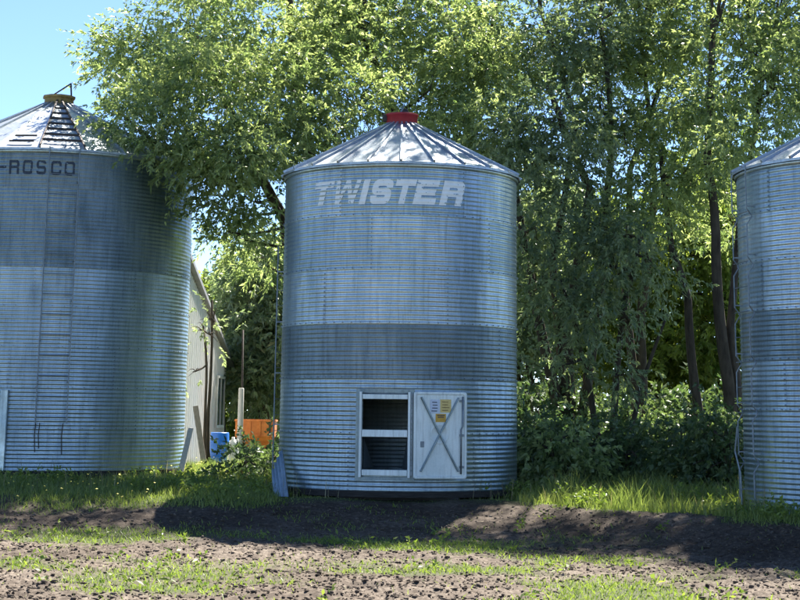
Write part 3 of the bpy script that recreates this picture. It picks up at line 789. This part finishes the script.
def tree(name, label, base, stems, lobes, mat, dens=1900, llen=.108, lwid=.038, group=None, twigs=6, cat='tree', per=16, droop=.16, spr=.42, flat=.8):
    """base: world point; stems: list of (list of world points, r0, r1); lobes: (centre, radius) in world space"""
    root = thing(name, base, label, cat, group)
    inv = Vector(base)
    mb = MB(); nodes = []
    for pts, ra, rb in stems:
        P = []
        for i in range(len(pts) - 1):
            s_ = curve(pts[i], pts[i + 1], (random.uniform(-.12, .12), random.uniform(-.12, .12), 0), 5)
            P += s_ if i == 0 else s_[1:]
        k = len(P)
        rad = [ra + (rb - ra) * (i / (k - 1)) ** .8 for i in range(k)]
        rad[0] *= 1.35
        mb.tube([p - inv for p in P], rad, 8)
        nodes += [(p, r) for p, r in zip(P, rad)][k // 4:]
    O = []; D = []; TB = []
    for c, r in lobes:
        c = Vector(c)
        # limb from the nearest lower stem node
        best = min(nodes, key=lambda nr: (nr[0] - c).length + (3 if nr[0].z > c.z + .3 else 0))
        lr = min(best[1] * .7, .028 + .03 * r)
        P = curve(best[0], c, (random.uniform(-.25, .25), random.uniform(-.25, .25), -.15 * (best[0] - c).length * random.uniform(.2, 1)), 7)
        mb.tube([p - inv for p in P], [lr + (.018 - lr) * i / 6 for i in range(7)], 6)
        for k in range(int(twigs * (r + .4))):
            q = c + Vector(rand_unit(1)[0]) * r * random.uniform(.6, .95); s_ = P[random.randint(2, 6)]
            T = curve(s_, q, (0, 0, random.uniform(.0, .25)), 4)
            mb.tube([p - inv for p in T], [.016, .012, .008, .004], 4, False)
        ns = int(dens * r * r / per)
        nc = max(6, int(9 * r * r))                         # clumps inside the lobe
        cu = rand_unit(nc); cr = rng.uniform(.35, 1.0, nc) ** .6
        cc = cu * cr[:, None] * r * np.array([1, 1, flat])
        ids = rng.integers(0, nc, ns)
        off = rng.normal(size=(ns, 3)) * (.22 + .10 * r) * np.array([1, 1, .7])
        pts = cc[ids] + off
        o_ = pts / (np.linalg.norm(pts, axis=1)[:, None] + 1e-6)
        o2 = off / (np.linalg.norm(off, axis=1)[:, None] + 1e-6)
        O.append(pts + np.array(c - inv)); D.append((o_ + o2) * .6)
        TB.append(rng.normal(0, .14, nc)[ids])
    mb.build('trunk', M['bark'], root, True)
    me = leaf_mesh('crown', np.concatenate(O), np.concatenate(D), llen, lwid, per, spr, droop, .55, np.concatenate(TB))
    tag(meshobj('crown', me, mat, root), kind='stuff')
    return root
def W(px, py, Y): return at(px, py, Y)
def lob(L, dome=True):
    """crown lobes; the crown front slopes back towards its top like a dome"""
    out = []
    for a, b, c, r in L:
        if dome and 35.6 < c < 42 and b > -140:  # lobes high above the view are added shade casters and keep their depth
            c += max(-1.1 if a < 565 else -2.2, min(3.2, (60 - b) * .022))
        out.append((at(a, b, c), r))
    return out
def stem(base, *pts, r=(.16, .06)): return ([base] + [at(*p) for p in pts], r[0], r[1])

b = gp(305, 38.0, -.05)
tree('willow_tree', 'broad willow whose pale crown hangs over the ROSCO bin roof', b,
     [stem(b, (300, 330, 38), (285, 220, 37.8), (240, 130, 37.2), (200, 40, 37.2), r=(.24, .06)), stem(b, (310, 300, 38.2), (312, 160, 38.2), (290, 20, 38), (288, -60, 38.5), r=(.20, .05)), stem(b, (292, 240, 37.8), (262, 184, 37.2), (236, 186, 36.6), r=(.10, .05))],
     lob([(155, 55, 37, 1.1), (130, 85, 36.6, .6), (122, 115, 36.0, .4), (195, 25, 37.5, 1.3), (165, 120, 35.4, .95), (138, 130, 34.5, .55), (172, 143, 34.3, .55), (195, 155, 34.6, .5), (222, 85, 36.3, 1.3), (270, 50, 37, 1.4), (238, 150, 35.8, 1.0), (213, 172, 36.2, .6),
          (292, 105, 37.2, 1.15), (262, 140, 36.3, .8), (205, -20, 38, 1.1), (238, -158, 38, .95), (285, -178, 38, 1.0), (262, -215, 38.4, .8), (250, -35, 38.2, 1.2), (300, -20, 38, 1.3), (255, 200, 37.2, .5), (212, 203, 37.0, .45), (228, 232, 37.4, .42), (245, 240, 37.8, .42), (268, 262, 38.5, .4)]),  # lobes far above the view added to shade soil on the left
     M['leaf_willow'], 5600)
b = gp(425, 39.0, -.05)
tree('willow_tree', 'tall willow rising directly behind the red cap of the lettered bin', b,
     [stem(b, (425, 300, 39), (400, 150, 39), (360, 20, 39), (370, -50, 39.5), r=(.22, .06)), stem(b, (450, 260, 39.2), (470, 120, 39), (500, 0, 39), r=(.2, .06))],
     lob([(330, 45, 38, 1.35), (390, 25, 38.4, 1.5), (450, 35, 38.4, 1.5), (350, 100, 37.4, 1.0), (305, 150, 37.0, .75), (430, 90, 38, 1.15), (490, 70, 38, 1.25), (390, -35, 38.6, 1.3), (470, -35, 38.6, 1.3), (335, -165, 38, .85), (390, -185, 38, .75), (445, -168, 38, .7), (495, -184, 38, .8),  # top row out of view, put in to dapple the roof and shade soil
          (500, 130, 37.4, .95), (455, 135, 37.6, .7), (335, 140, 36.6, .6)]),
     M['leaf_willow'], 5600)
b = gp(572, 37.5, -.05)
tree('willow_tree', 'leaning many stemmed willow just right of the lettered bin', b,
     [stem(b, (566, 330, 37.4), (590, 190, 37.2), (548, 85, 37), r=(.19, .06)), stem(b, (545, 350, 37.3), (522, 230, 37.2), (505, 120, 37.5), r=(.17, .05)), stem(b, (600, 300, 37.8), (612, 150, 37.8), (600, 20, 38), r=(.15, .05)), stem(b, (552, 260, 37.5), (575, 120, 37.2), (540, 10, 37.6), r=(.12, .04))],
     lob([(540, 50, 37.6, 1.25), (590, 30, 38, 1.3), (560, 115, 36.8, 1.0), (530, 165, 36.6, .85), (535, 225, 36.4, .75), (600, 100, 38.4, .95), (575, 180, 38.2, .7), (560, -45, 37.0, 1.2), (620, -50, 37.2, 1.1), (548, -172, 37.6, 1.05), (598, -190, 37.4, 1.05), (570, -235, 37.6, .85), (520, -220, 37.6, .8),  (545, 280, 36.6, .65), (590, 240, 37.8, .6), (640, -20, 38.6, 1.2)]),  # uppermost lobes unseen, added for shade on the soil of the gap
     M['leaf_dark'], 5000)
b = gp(640, 39.5, -.05)
tree('willow_tree', 'slender willow standing midway between the lettered bin and the right bin', b,
     [stem(b, (640, 320, 39.5), (655, 190, 39.5), (640, 40, 39.5), r=(.16, .05)), stem(b, (625, 300, 39.6), (630, 170, 39.7), (668, 60, 39.6), r=(.13, .05))],
     lob([(640, 40, 39, 1.2), (665, 100, 38.8, 1.0), (625, 140, 39, .85), (690, 40, 39, 1.2), (650, 195, 38.5, .75), (690, 165, 39, .75), (680, -40, 38.5, 1.3), (610, 60, 39.4, .9), (648, -175, 37.2, 1.05), (694, -195, 37, 1.05), (660, -235, 37, .9), (620, 210, 38.6, .6)]),  # upper lobes beyond the view extend the added shade band
     M['leaf_willow'], 5000)
b = gp(742, 36.5, -.05)
tree('willow_tree', 'tall willow with a dark leaning trunk close to the right bin', b,
     [stem(b, (728, 380, 36.4), (716, 260, 36.3), (707, 160, 36.3), (712, 40, 36.6), r=(.17, .07)), stem(b, (730, 330, 36.6), (742, 200, 36.8), (765, 60, 37), r=(.12, .05)), stem(b, (700, 420, 36.8), (688, 300, 36.8), (672, 250, 36.8), (660, 150, 37), r=(.14, .05))],
     lob([(740, 45, 36.6, 1.2), (780, 85, 36.6, 1.1), (715, 95, 36.4, .9), (790, 10, 37, 1.3), (694, 185, 40.5, .65), (755, 140, 36.2, .85), (735, -50, 36.5, 1.2), (800, -70, 36, 1.3), (742, -185, 36.8, 1.1), (720, -240, 36.6, 1.0), (780, -220, 36.6, 1.1),  (668, 215, 40, .55), (735, 225, 41, .55), (686, 110, 40, .8)]),  # lobes over the frame top added to cast shade before the bins
     M['leaf_willow'], 5000)
b = gp(610, 35.6, -.05)
tree('willow_sapling', 'low bushy willow with drooping grey green twigs in the middle of the gap', b,
     [stem(b, (615, 400, 35.6), (625, 300, 35.4), (640, 240, 35.4), r=(.10, .04)), stem(b, (590, 390, 35.4), (575, 320, 35.2), (560, 280, 35.2), r=(.09, .03)), stem(b, (640, 390, 35.8), (665, 320, 35.8), r=(.08, .03))],
     lob([(630, 235, 35.2, .7), (652, 265, 35.4, .55), (605, 265, 35, .6), (590, 315, 34.8, .6), (625, 315, 35, .5), (560, 300, 35, .6), (562, 365, 34.8, .5), (620, 375, 34.8, .42), (590, 225, 35.6, .5)]),
     M['leaf_dark'], 4200, droop=.3)
b = gp(850, 38.5, -.05)
tree('willow_tree', 'large willow behind the right bin, its crown filling the top right corner', b,
     [stem(b, (850, 250, 38.5), (830, 100, 38.5), (820, 0, 38.5), r=(.2, .07)), stem(b, (860, 260, 38.5), (900, 100, 38.5), (920, 0, 38.5), r=(.2, .07))],
     lob([(815, 40, 38.4, 1.3), (860, 20, 38.5, 1.5), (820, 110, 38, 1.0), (920, 40, 38.5, 1.6), (850, -70, 37, 1.6), (930, -80, 36.5, 1.7), (880, -150, 36, 1.7), (850, -200, 36, 1.6), (930, -180, 36, 1.7), (900, -260, 35, 1.6), (800, -300, 34.8, 1.3), (850, -310, 34.8, 1.4), (900, -330, 35, 1.3), (970, -150, 36, 1.7), (780, -170, 36.5, 1.4), (900, 130, 38.5, 1.3), (990, 60, 38.5, 1.8), (1000, -60, 39, 1.8), (810, -130, 39, 1.6)]),  # high lobes out of view added to shade ground by the right bin
     M['leaf_willow'], 2200)
# back row, sunlit, seen through the gaps
def back_tree(px, Y, label, top, spread, dens=1200, mat='leaf_back', low=420):
    b = gp(px, Y, -.05); L = []
    n_ = 13
    for k in range(n_):
        t = k / (n_ - 1); py = low - 40 + (top - low + 40) * t
        w = spread * (1 - .45 * abs(t - .5) * 2)
        for s_ in (-1, 1):
            L.append((px + s_ * w * random.uniform(.25, .95) + random.uniform(-8, 8), py + random.uniform(-15, 15), Y + random.uniform(-1.4, 1.4), random.uniform(.75, 1.25)))
    return tree('poplar_tree', label, b, [stem(b, (px + 4, 260, Y), (px - 6, top + 60, Y), r=(.17, .05)), stem(b, (px - 15, 300, Y + .4), (px - 30, top + 90, Y + .4), r=(.11, .04))], lob(L), M[mat], dens, .19, .075, 'trees in the back row', 3, per=14)
back_tree(222, 60, 'sunlit yellow green tree beyond the end of the white shed', 300, 42, 1500, low=420)
back_tree(266, 56, 'dark tree in the gap behind the orange hopper', 265, 30, 1500, 'leaf_dark', low=430)
back_tree(305, 64, 'back row tree mostly hidden behind the lettered bin at its left', 310, 40, 900, low=400)
back_tree(528, 50, 'back row tree showing beside the right wall of the lettered bin', 190, 45, 1000, 'leaf_dark')
back_tree(590, 54, 'back row tree glimpsed through the leaning stems', 210, 48, 900)
back_tree(655, 52, 'back row tree glimpsed past the bushy willow', 230, 45, 900)
back_tree(718, 50, 'bright back row tree behind the dark leaning trunk', 180, 45, 1000)
back_tree(775, 53, 'back row tree half hidden by the right bin', 200, 45, 900)

# young tree in front of the shed
b = gp(206, 44.6, -.05)
tree('young_tree', 'thin young tree with two dark stems in front of the shed wall', b,
     [stem(b, (205.5, 400, 44.6), (204, 330, 44.6), r=(.05, .03)), stem(b + Vector((.12, .1, 0)), (210, 390, 44.7), (212, 300, 44.7), r=(.06, .03))],
     lob([(200, 330, 44.5, .28), (211, 335, 44.5, .3), (193, 372, 44.2, .2), (206, 318, 44.6, .25), (214, 312, 44.8, .25)]), M['leaf_dark'], 1300)

def shrub(px, Y, h, w, label, mat='leaf_shrub', dens=2600, llen=.10, lwid=.05, n=9, group='undergrowth shrubs'):
    b = gp(px, Y, -.03); L = []; S = []
    for k in range(n):
        a = random.uniform(0, 2 * PI); r = w * math.sqrt(random.random()) * .75; z = h * random.uniform(.22, .86) * (1 - .3 * (r / w))
        L.append((b + Vector((math.cos(a) * r, math.sin(a) * r * .7, z)), random.uniform(.26, .44) * (h / 1.4) ** .5))
    for k in range(5):
        a = random.uniform(0, 2 * PI)
        S.append(([b + Vector((math.cos(a) * .08, math.sin(a) * .08, 0)), b + Vector((math.cos(a) * w * .35, math.sin(a) * w * .3, h * .45)), b + Vector((math.cos(a) * w * .5, math.sin(a) * w * .4, h * .8))], .022, .008))
    return tree('leafy_shrub', label, b, S, L, M[mat], dens, llen, lwid, group, 4, 'shrub', 12, .2, .28)
shrub(254, 34.8, .85, .75, 'dark rounded shrub in front of the orange hopper', n=14)
shrub(274, 36.5, .9, .4, 'dark shrub at the left foot of the lettered bin', n=9)
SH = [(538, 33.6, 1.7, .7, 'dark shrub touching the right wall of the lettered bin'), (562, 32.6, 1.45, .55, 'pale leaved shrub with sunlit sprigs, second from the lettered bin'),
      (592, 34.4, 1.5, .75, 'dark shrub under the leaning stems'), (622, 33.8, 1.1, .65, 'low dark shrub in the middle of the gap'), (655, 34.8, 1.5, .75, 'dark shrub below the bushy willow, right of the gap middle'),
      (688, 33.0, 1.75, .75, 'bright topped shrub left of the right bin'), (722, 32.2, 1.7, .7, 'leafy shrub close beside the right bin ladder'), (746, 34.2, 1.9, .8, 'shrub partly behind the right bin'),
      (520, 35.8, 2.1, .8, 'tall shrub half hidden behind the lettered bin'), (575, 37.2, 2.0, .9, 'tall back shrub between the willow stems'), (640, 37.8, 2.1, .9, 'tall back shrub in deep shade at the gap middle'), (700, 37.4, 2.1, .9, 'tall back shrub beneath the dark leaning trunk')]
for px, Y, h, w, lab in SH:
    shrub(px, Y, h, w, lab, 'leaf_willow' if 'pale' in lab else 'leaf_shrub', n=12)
HEDGE = ['behind the lettered bin', 'peeping out right of the lettered bin', 'behind the leaning willow stems', 'left of the gap middle', 'behind the bushy willow', 'right of the bushy willow', 'behind the dark leaning trunk', 'next to the right bin', 'behind the right bin']
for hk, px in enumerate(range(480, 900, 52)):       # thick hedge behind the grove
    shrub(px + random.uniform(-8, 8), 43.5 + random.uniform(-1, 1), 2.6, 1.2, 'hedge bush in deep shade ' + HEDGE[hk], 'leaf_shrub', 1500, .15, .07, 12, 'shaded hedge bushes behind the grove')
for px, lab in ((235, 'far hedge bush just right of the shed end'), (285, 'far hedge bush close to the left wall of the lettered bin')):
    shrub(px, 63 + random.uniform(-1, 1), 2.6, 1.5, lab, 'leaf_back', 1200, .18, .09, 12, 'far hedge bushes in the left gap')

# ------------------------------------------------------------------ grass, weeds, clods
def blades(name, x, y, h, w, lean, mat, label, tone):
    n = len(x); z = ground_z(x, y) + soil_rough(x, y) - .01
    a = rng.uniform(0, 2 * PI, n); c, s = np.cos(a), np.sin(a)
    b = rng.uniform(0, 2 * PI, n); lx, ly = np.cos(b) * lean * h, np.sin(b) * lean * h
    p = np.stack([x, y, z], 1); sd = np.stack([c, s, 0 * c], 1) * (w * .5)[:, None]
    mid = p + np.stack([lx * .35, ly * .35, h * .58], 1); tip = p + np.stack([lx, ly, h], 1)
    v = np.stack([p - sd, p + sd, mid + sd * .75, mid - sd * .75, tip], 1).reshape(-1, 3)
    i = np.arange(n) * 5
    q = np.stack([i, i + 1, i + 2, i + 3], 1); t = np.stack([i + 3, i + 2, i + 4], 1)
    me = np_mesh(name, v, q, t, attr={'tone': np.repeat(tone, 5)})
    return tag(meshobj(name, me, mat), label, 'grass', None, 'stuff')
def inside_bins(x, y):
    k = np.zeros(len(x), bool)
    for c, r in ((CB, RC), (LB, RL), (RB, 2.3)): k |= (x - c[0]) ** 2 + (y - c[1]) ** 2 < (r - .15) ** 2
    return k
N = 150000
x = rng.uniform(-9.2, 8.6, N); y = 24 + 20 * rng.uniform(0, 1, N) ** 1.5
d = (1 - soil_mask(x, y)) * (.35 + .9 * fbm(x * .9, y * .9, 41)) * np.where(y > pad_edge(x) - 1.6, 1, .0)
k = (rng.uniform(0, 1, N) < d) & ~inside_bins(x, y) & ~((x < SX + .1) & (y > 43))
x, y = x[k], y[k]
hh = (.09 + .38 * fbm(x * 1.3, y * 1.3, 51) ** 1.5 * sstep(-.6, 1.6, y - pad_edge(x))) * rng.uniform(.6, 1.5, len(x)) * (1 + .5 * sstep(1.5, 3.5, x) * sstep(26, 30, y))
hh *= 1 - .75 * ((np.abs(x) < 2.1) & (y < 30.6)) - .3 * ((x - LB[0]) ** 2 + (y - LB[1]) ** 2 < (RL + 1.1) ** 2)
blades('grass', x, y, hh, rng.uniform(.008, .018, len(x)), rng.uniform(.1, .7, len(x)), M['grass'], 'uncut green grass around the feet of the bins', np.clip(fbm(x * .8, y * .8, 61) * 1.1 - .08 + rng.normal(0, .15, len(x)), 0, 1))
N = 90000
x = rng.uniform(-6.5, 7.0, N); y = rng.uniform(17.8, 29.5, N)
d = np.clip((1 - soil_mask(x, y)) * 1.1, 0, 1) * (.25 + fbm(x * 2.2, y * 2.2, 45)) + .012 + .22 * sstep(.52, .68, fbm(x * 1.3, y * 1.3, 47)) * sstep(25, 26, y)
k = rng.uniform(0, 1, N) < d
x, y = x[k], y[k]
blades('sparse_grass', x, y, rng.uniform(.02, .085, len(x)), rng.uniform(.008, .02, len(x)), rng.uniform(.3, 1.3, len(x)), M['weed'], 'sparse short green weeds growing in strips on the tilled soil', np.clip(rng.normal(.55, .22, len(x)), 0, 1))

def weeds(name, pts, hgt, mat, label, per=26, flower=0.0):
    """broadleaf weeds: each a tuft of small leaves on a short stalk"""
    O = np.repeat(pts, 4, 0).astype(float); n = len(O)
    h = np.repeat(hgt, 4)
    O[:, 2] += h * rng.uniform(.1, .75, n)
    O[:, :2] += rng.normal(0, .05, (n, 2)) * (h / .3)[:, None]
    me = leaf_mesh(name, O, np.tile(np.array([[0, 0, .6]]), (n, 1)), .075, .03, per // 4, .14, .0, .9)
    return tag(meshobj(name, me, mat), label, 'weeds', None, 'stuff')
N = 5200
x = rng.uniform(-9, 8.4, N); y = 24.5 + 12 * rng.uniform(0, 1, N) ** 1.3
k = (rng.uniform(0, 1, N) < (1 - soil_mask(x, y)) * sstep(.42, .62, fbm(x * .7, y * .7, 71)) * (y > pad_edge(x) - .4)) & ~inside_bins(x, y)
x, y = x[k], y[k]
P = np.stack([x, y, ground_z(x, y)], 1)
weeds('broadleaf_weeds', P, rng.uniform(.12, .42, len(x)), M['weed'], 'leafy broadleaf weeds mixed into the grass by the bins')
N = 380
x = rng.uniform(-6.4, 6.8, N); y = rng.uniform(17.8, 28, N); k = rng.uniform(0, 1, N) < (.08 + .5 * (1 - soil_mask(x, y))); x, y = x[k], y[k]
weeds('seedling_weeds', np.stack([x, y, ground_z(x, y)], 1), rng.uniform(.03, .10, len(x)), M['weed'], 'small seedling weeds scattered over the tilled soil', 16)
# yellow flowers in the left grass
N = 420
x = rng.uniform(-8.6, -2.4, N); y = rng.uniform(28.0, 42.0, N); k = ~inside_bins(x, y); x, y = x[k], y[k]; n_ = len(x)
z = ground_z(x, y) + rng.uniform(.12, .34, n_)
r = rng.uniform(.012, .026, n_); ring = []
for j in range(5):
    a = 2 * PI * j / 5; ring.append(np.stack([x + r * math.cos(a), y + r * math.sin(a), z + .006 * rng.normal(size=n_)], 1))
top = np.stack([x, y - .012, z + .014], 1)
v = np.stack(ring + [top], 1).reshape(-1, 3); i = np.arange(n_) * 6
t = np.concatenate([np.stack([i + j, i + (j + 1) % 5, i + 5], 1) for j in range(5)])
tag(meshobj('yellow_flowers', np_mesh('yellow_flowers', v, None, t), M['petal']), 'tiny yellow flowers dotted through the grass', 'flowers', None, 'stuff')
# clods
ico = bmesh.new(); bmesh.ops.create_icosphere(ico, subdivisions=1, radius=1)
iv = np.array([p.co[:] for p in ico.verts]); it = np.array([[p.index for p in f_.verts] for f_ in ico.faces]); ico.free()
N = 44000
x = rng.uniform(-6.6, 7.2, N); y = 17.8 + 11.5 * rng.uniform(0, 1, N) ** 1.25
k = rng.uniform(0, 1, N) < soil_mask(x, y) * (.25 + .9 * fbm(x * 1.5, y * 1.5, 81)) * (1 - .35 * sstep(26.0, 27.5, y))
x, y = x[k], y[k]; n_ = len(x)
rad = .007 + .021 * rng.uniform(0, 1, n_) ** 3
sc = rad[:, None] * rng.uniform(.6, 1.35, (n_, 3)) * np.array([1.15, 1.15, .75])
jit = rng.uniform(.5, 1.45, (n_, 12, 1))
a = rng.uniform(0, 2 * PI, n_); c, s = np.cos(a)[:, None], np.sin(a)[:, None]
L = iv[None] * jit * sc[:, None, :]
Lx = L[..., 0] * c - L[..., 1] * s; Ly = L[..., 0] * s + L[..., 1] * c
z = ground_z(x, y) + soil_rough(x, y) + rad * .25
v = np.stack([Lx + x[:, None], Ly + y[:, None], L[..., 2] + z[:, None]], -1).reshape(-1, 3)
t = (it[None] + (np.arange(n_) * 12)[:, None, None]).reshape(-1, 3)
tag(meshobj('soil_clods', np_mesh('soil_clods', v, None, t, attr={'soil': np.ones(len(v))}), M['ground']), 'loose dry soil clods strewn over the tilled ground', 'soil', None, 'stuff')

# dry stalks against the metal and along the grove, straw litter on the soil
M['straw'] = leafmat('dry_straw', (.20, .16, .09), (.46, .40, .26), .25, .7)
N = 5200
x = rng.uniform(-9, 8.4, N); y = 26 + 11 * rng.uniform(0, 1, N)
near = np.zeros(N)
for c, r in ((CB, RC), (LB, RL), (RB, 2.3)):
    dd = np.sqrt((x - c[0]) ** 2 + (y - c[1]) ** 2) - r; near = np.maximum(near, np.exp(-(np.maximum(dd - .1, 0) / .35) ** 2))
k = (rng.uniform(0, 1, N) < (.10 + .8 * near) * (1 - soil_mask(x, y) * .8) * (y > pad_edge(x) - .3)) & ~inside_bins(x, y)
x, y = x[k], y[k]
blades('dry_stalks', x, y, rng.uniform(.18, .62, len(x)), rng.uniform(.006, .014, len(x)), rng.uniform(.05, .5, len(x)), M['straw'], 'thin dry stalks standing in the grass by the bins', np.clip(rng.normal(.4, .25, len(x)), 0, 1))
N = 3000
x = rng.uniform(-6.6, 7.0, N); y = rng.uniform(18, 29.5, N); k = rng.uniform(0, 1, N) < soil_mask(x, y) * fbm(x * .9, y * .9, 99) * 1.4; x, y = x[k], y[k]
blades('straw_litter', x, y, rng.uniform(.008, .035, len(x)), rng.uniform(.006, .012, len(x)), rng.uniform(2.5, 6, len(x)), M['straw'], 'bits of dry straw lying on the tilled soil', np.clip(rng.normal(.55, .25, len(x)), 0, 1))
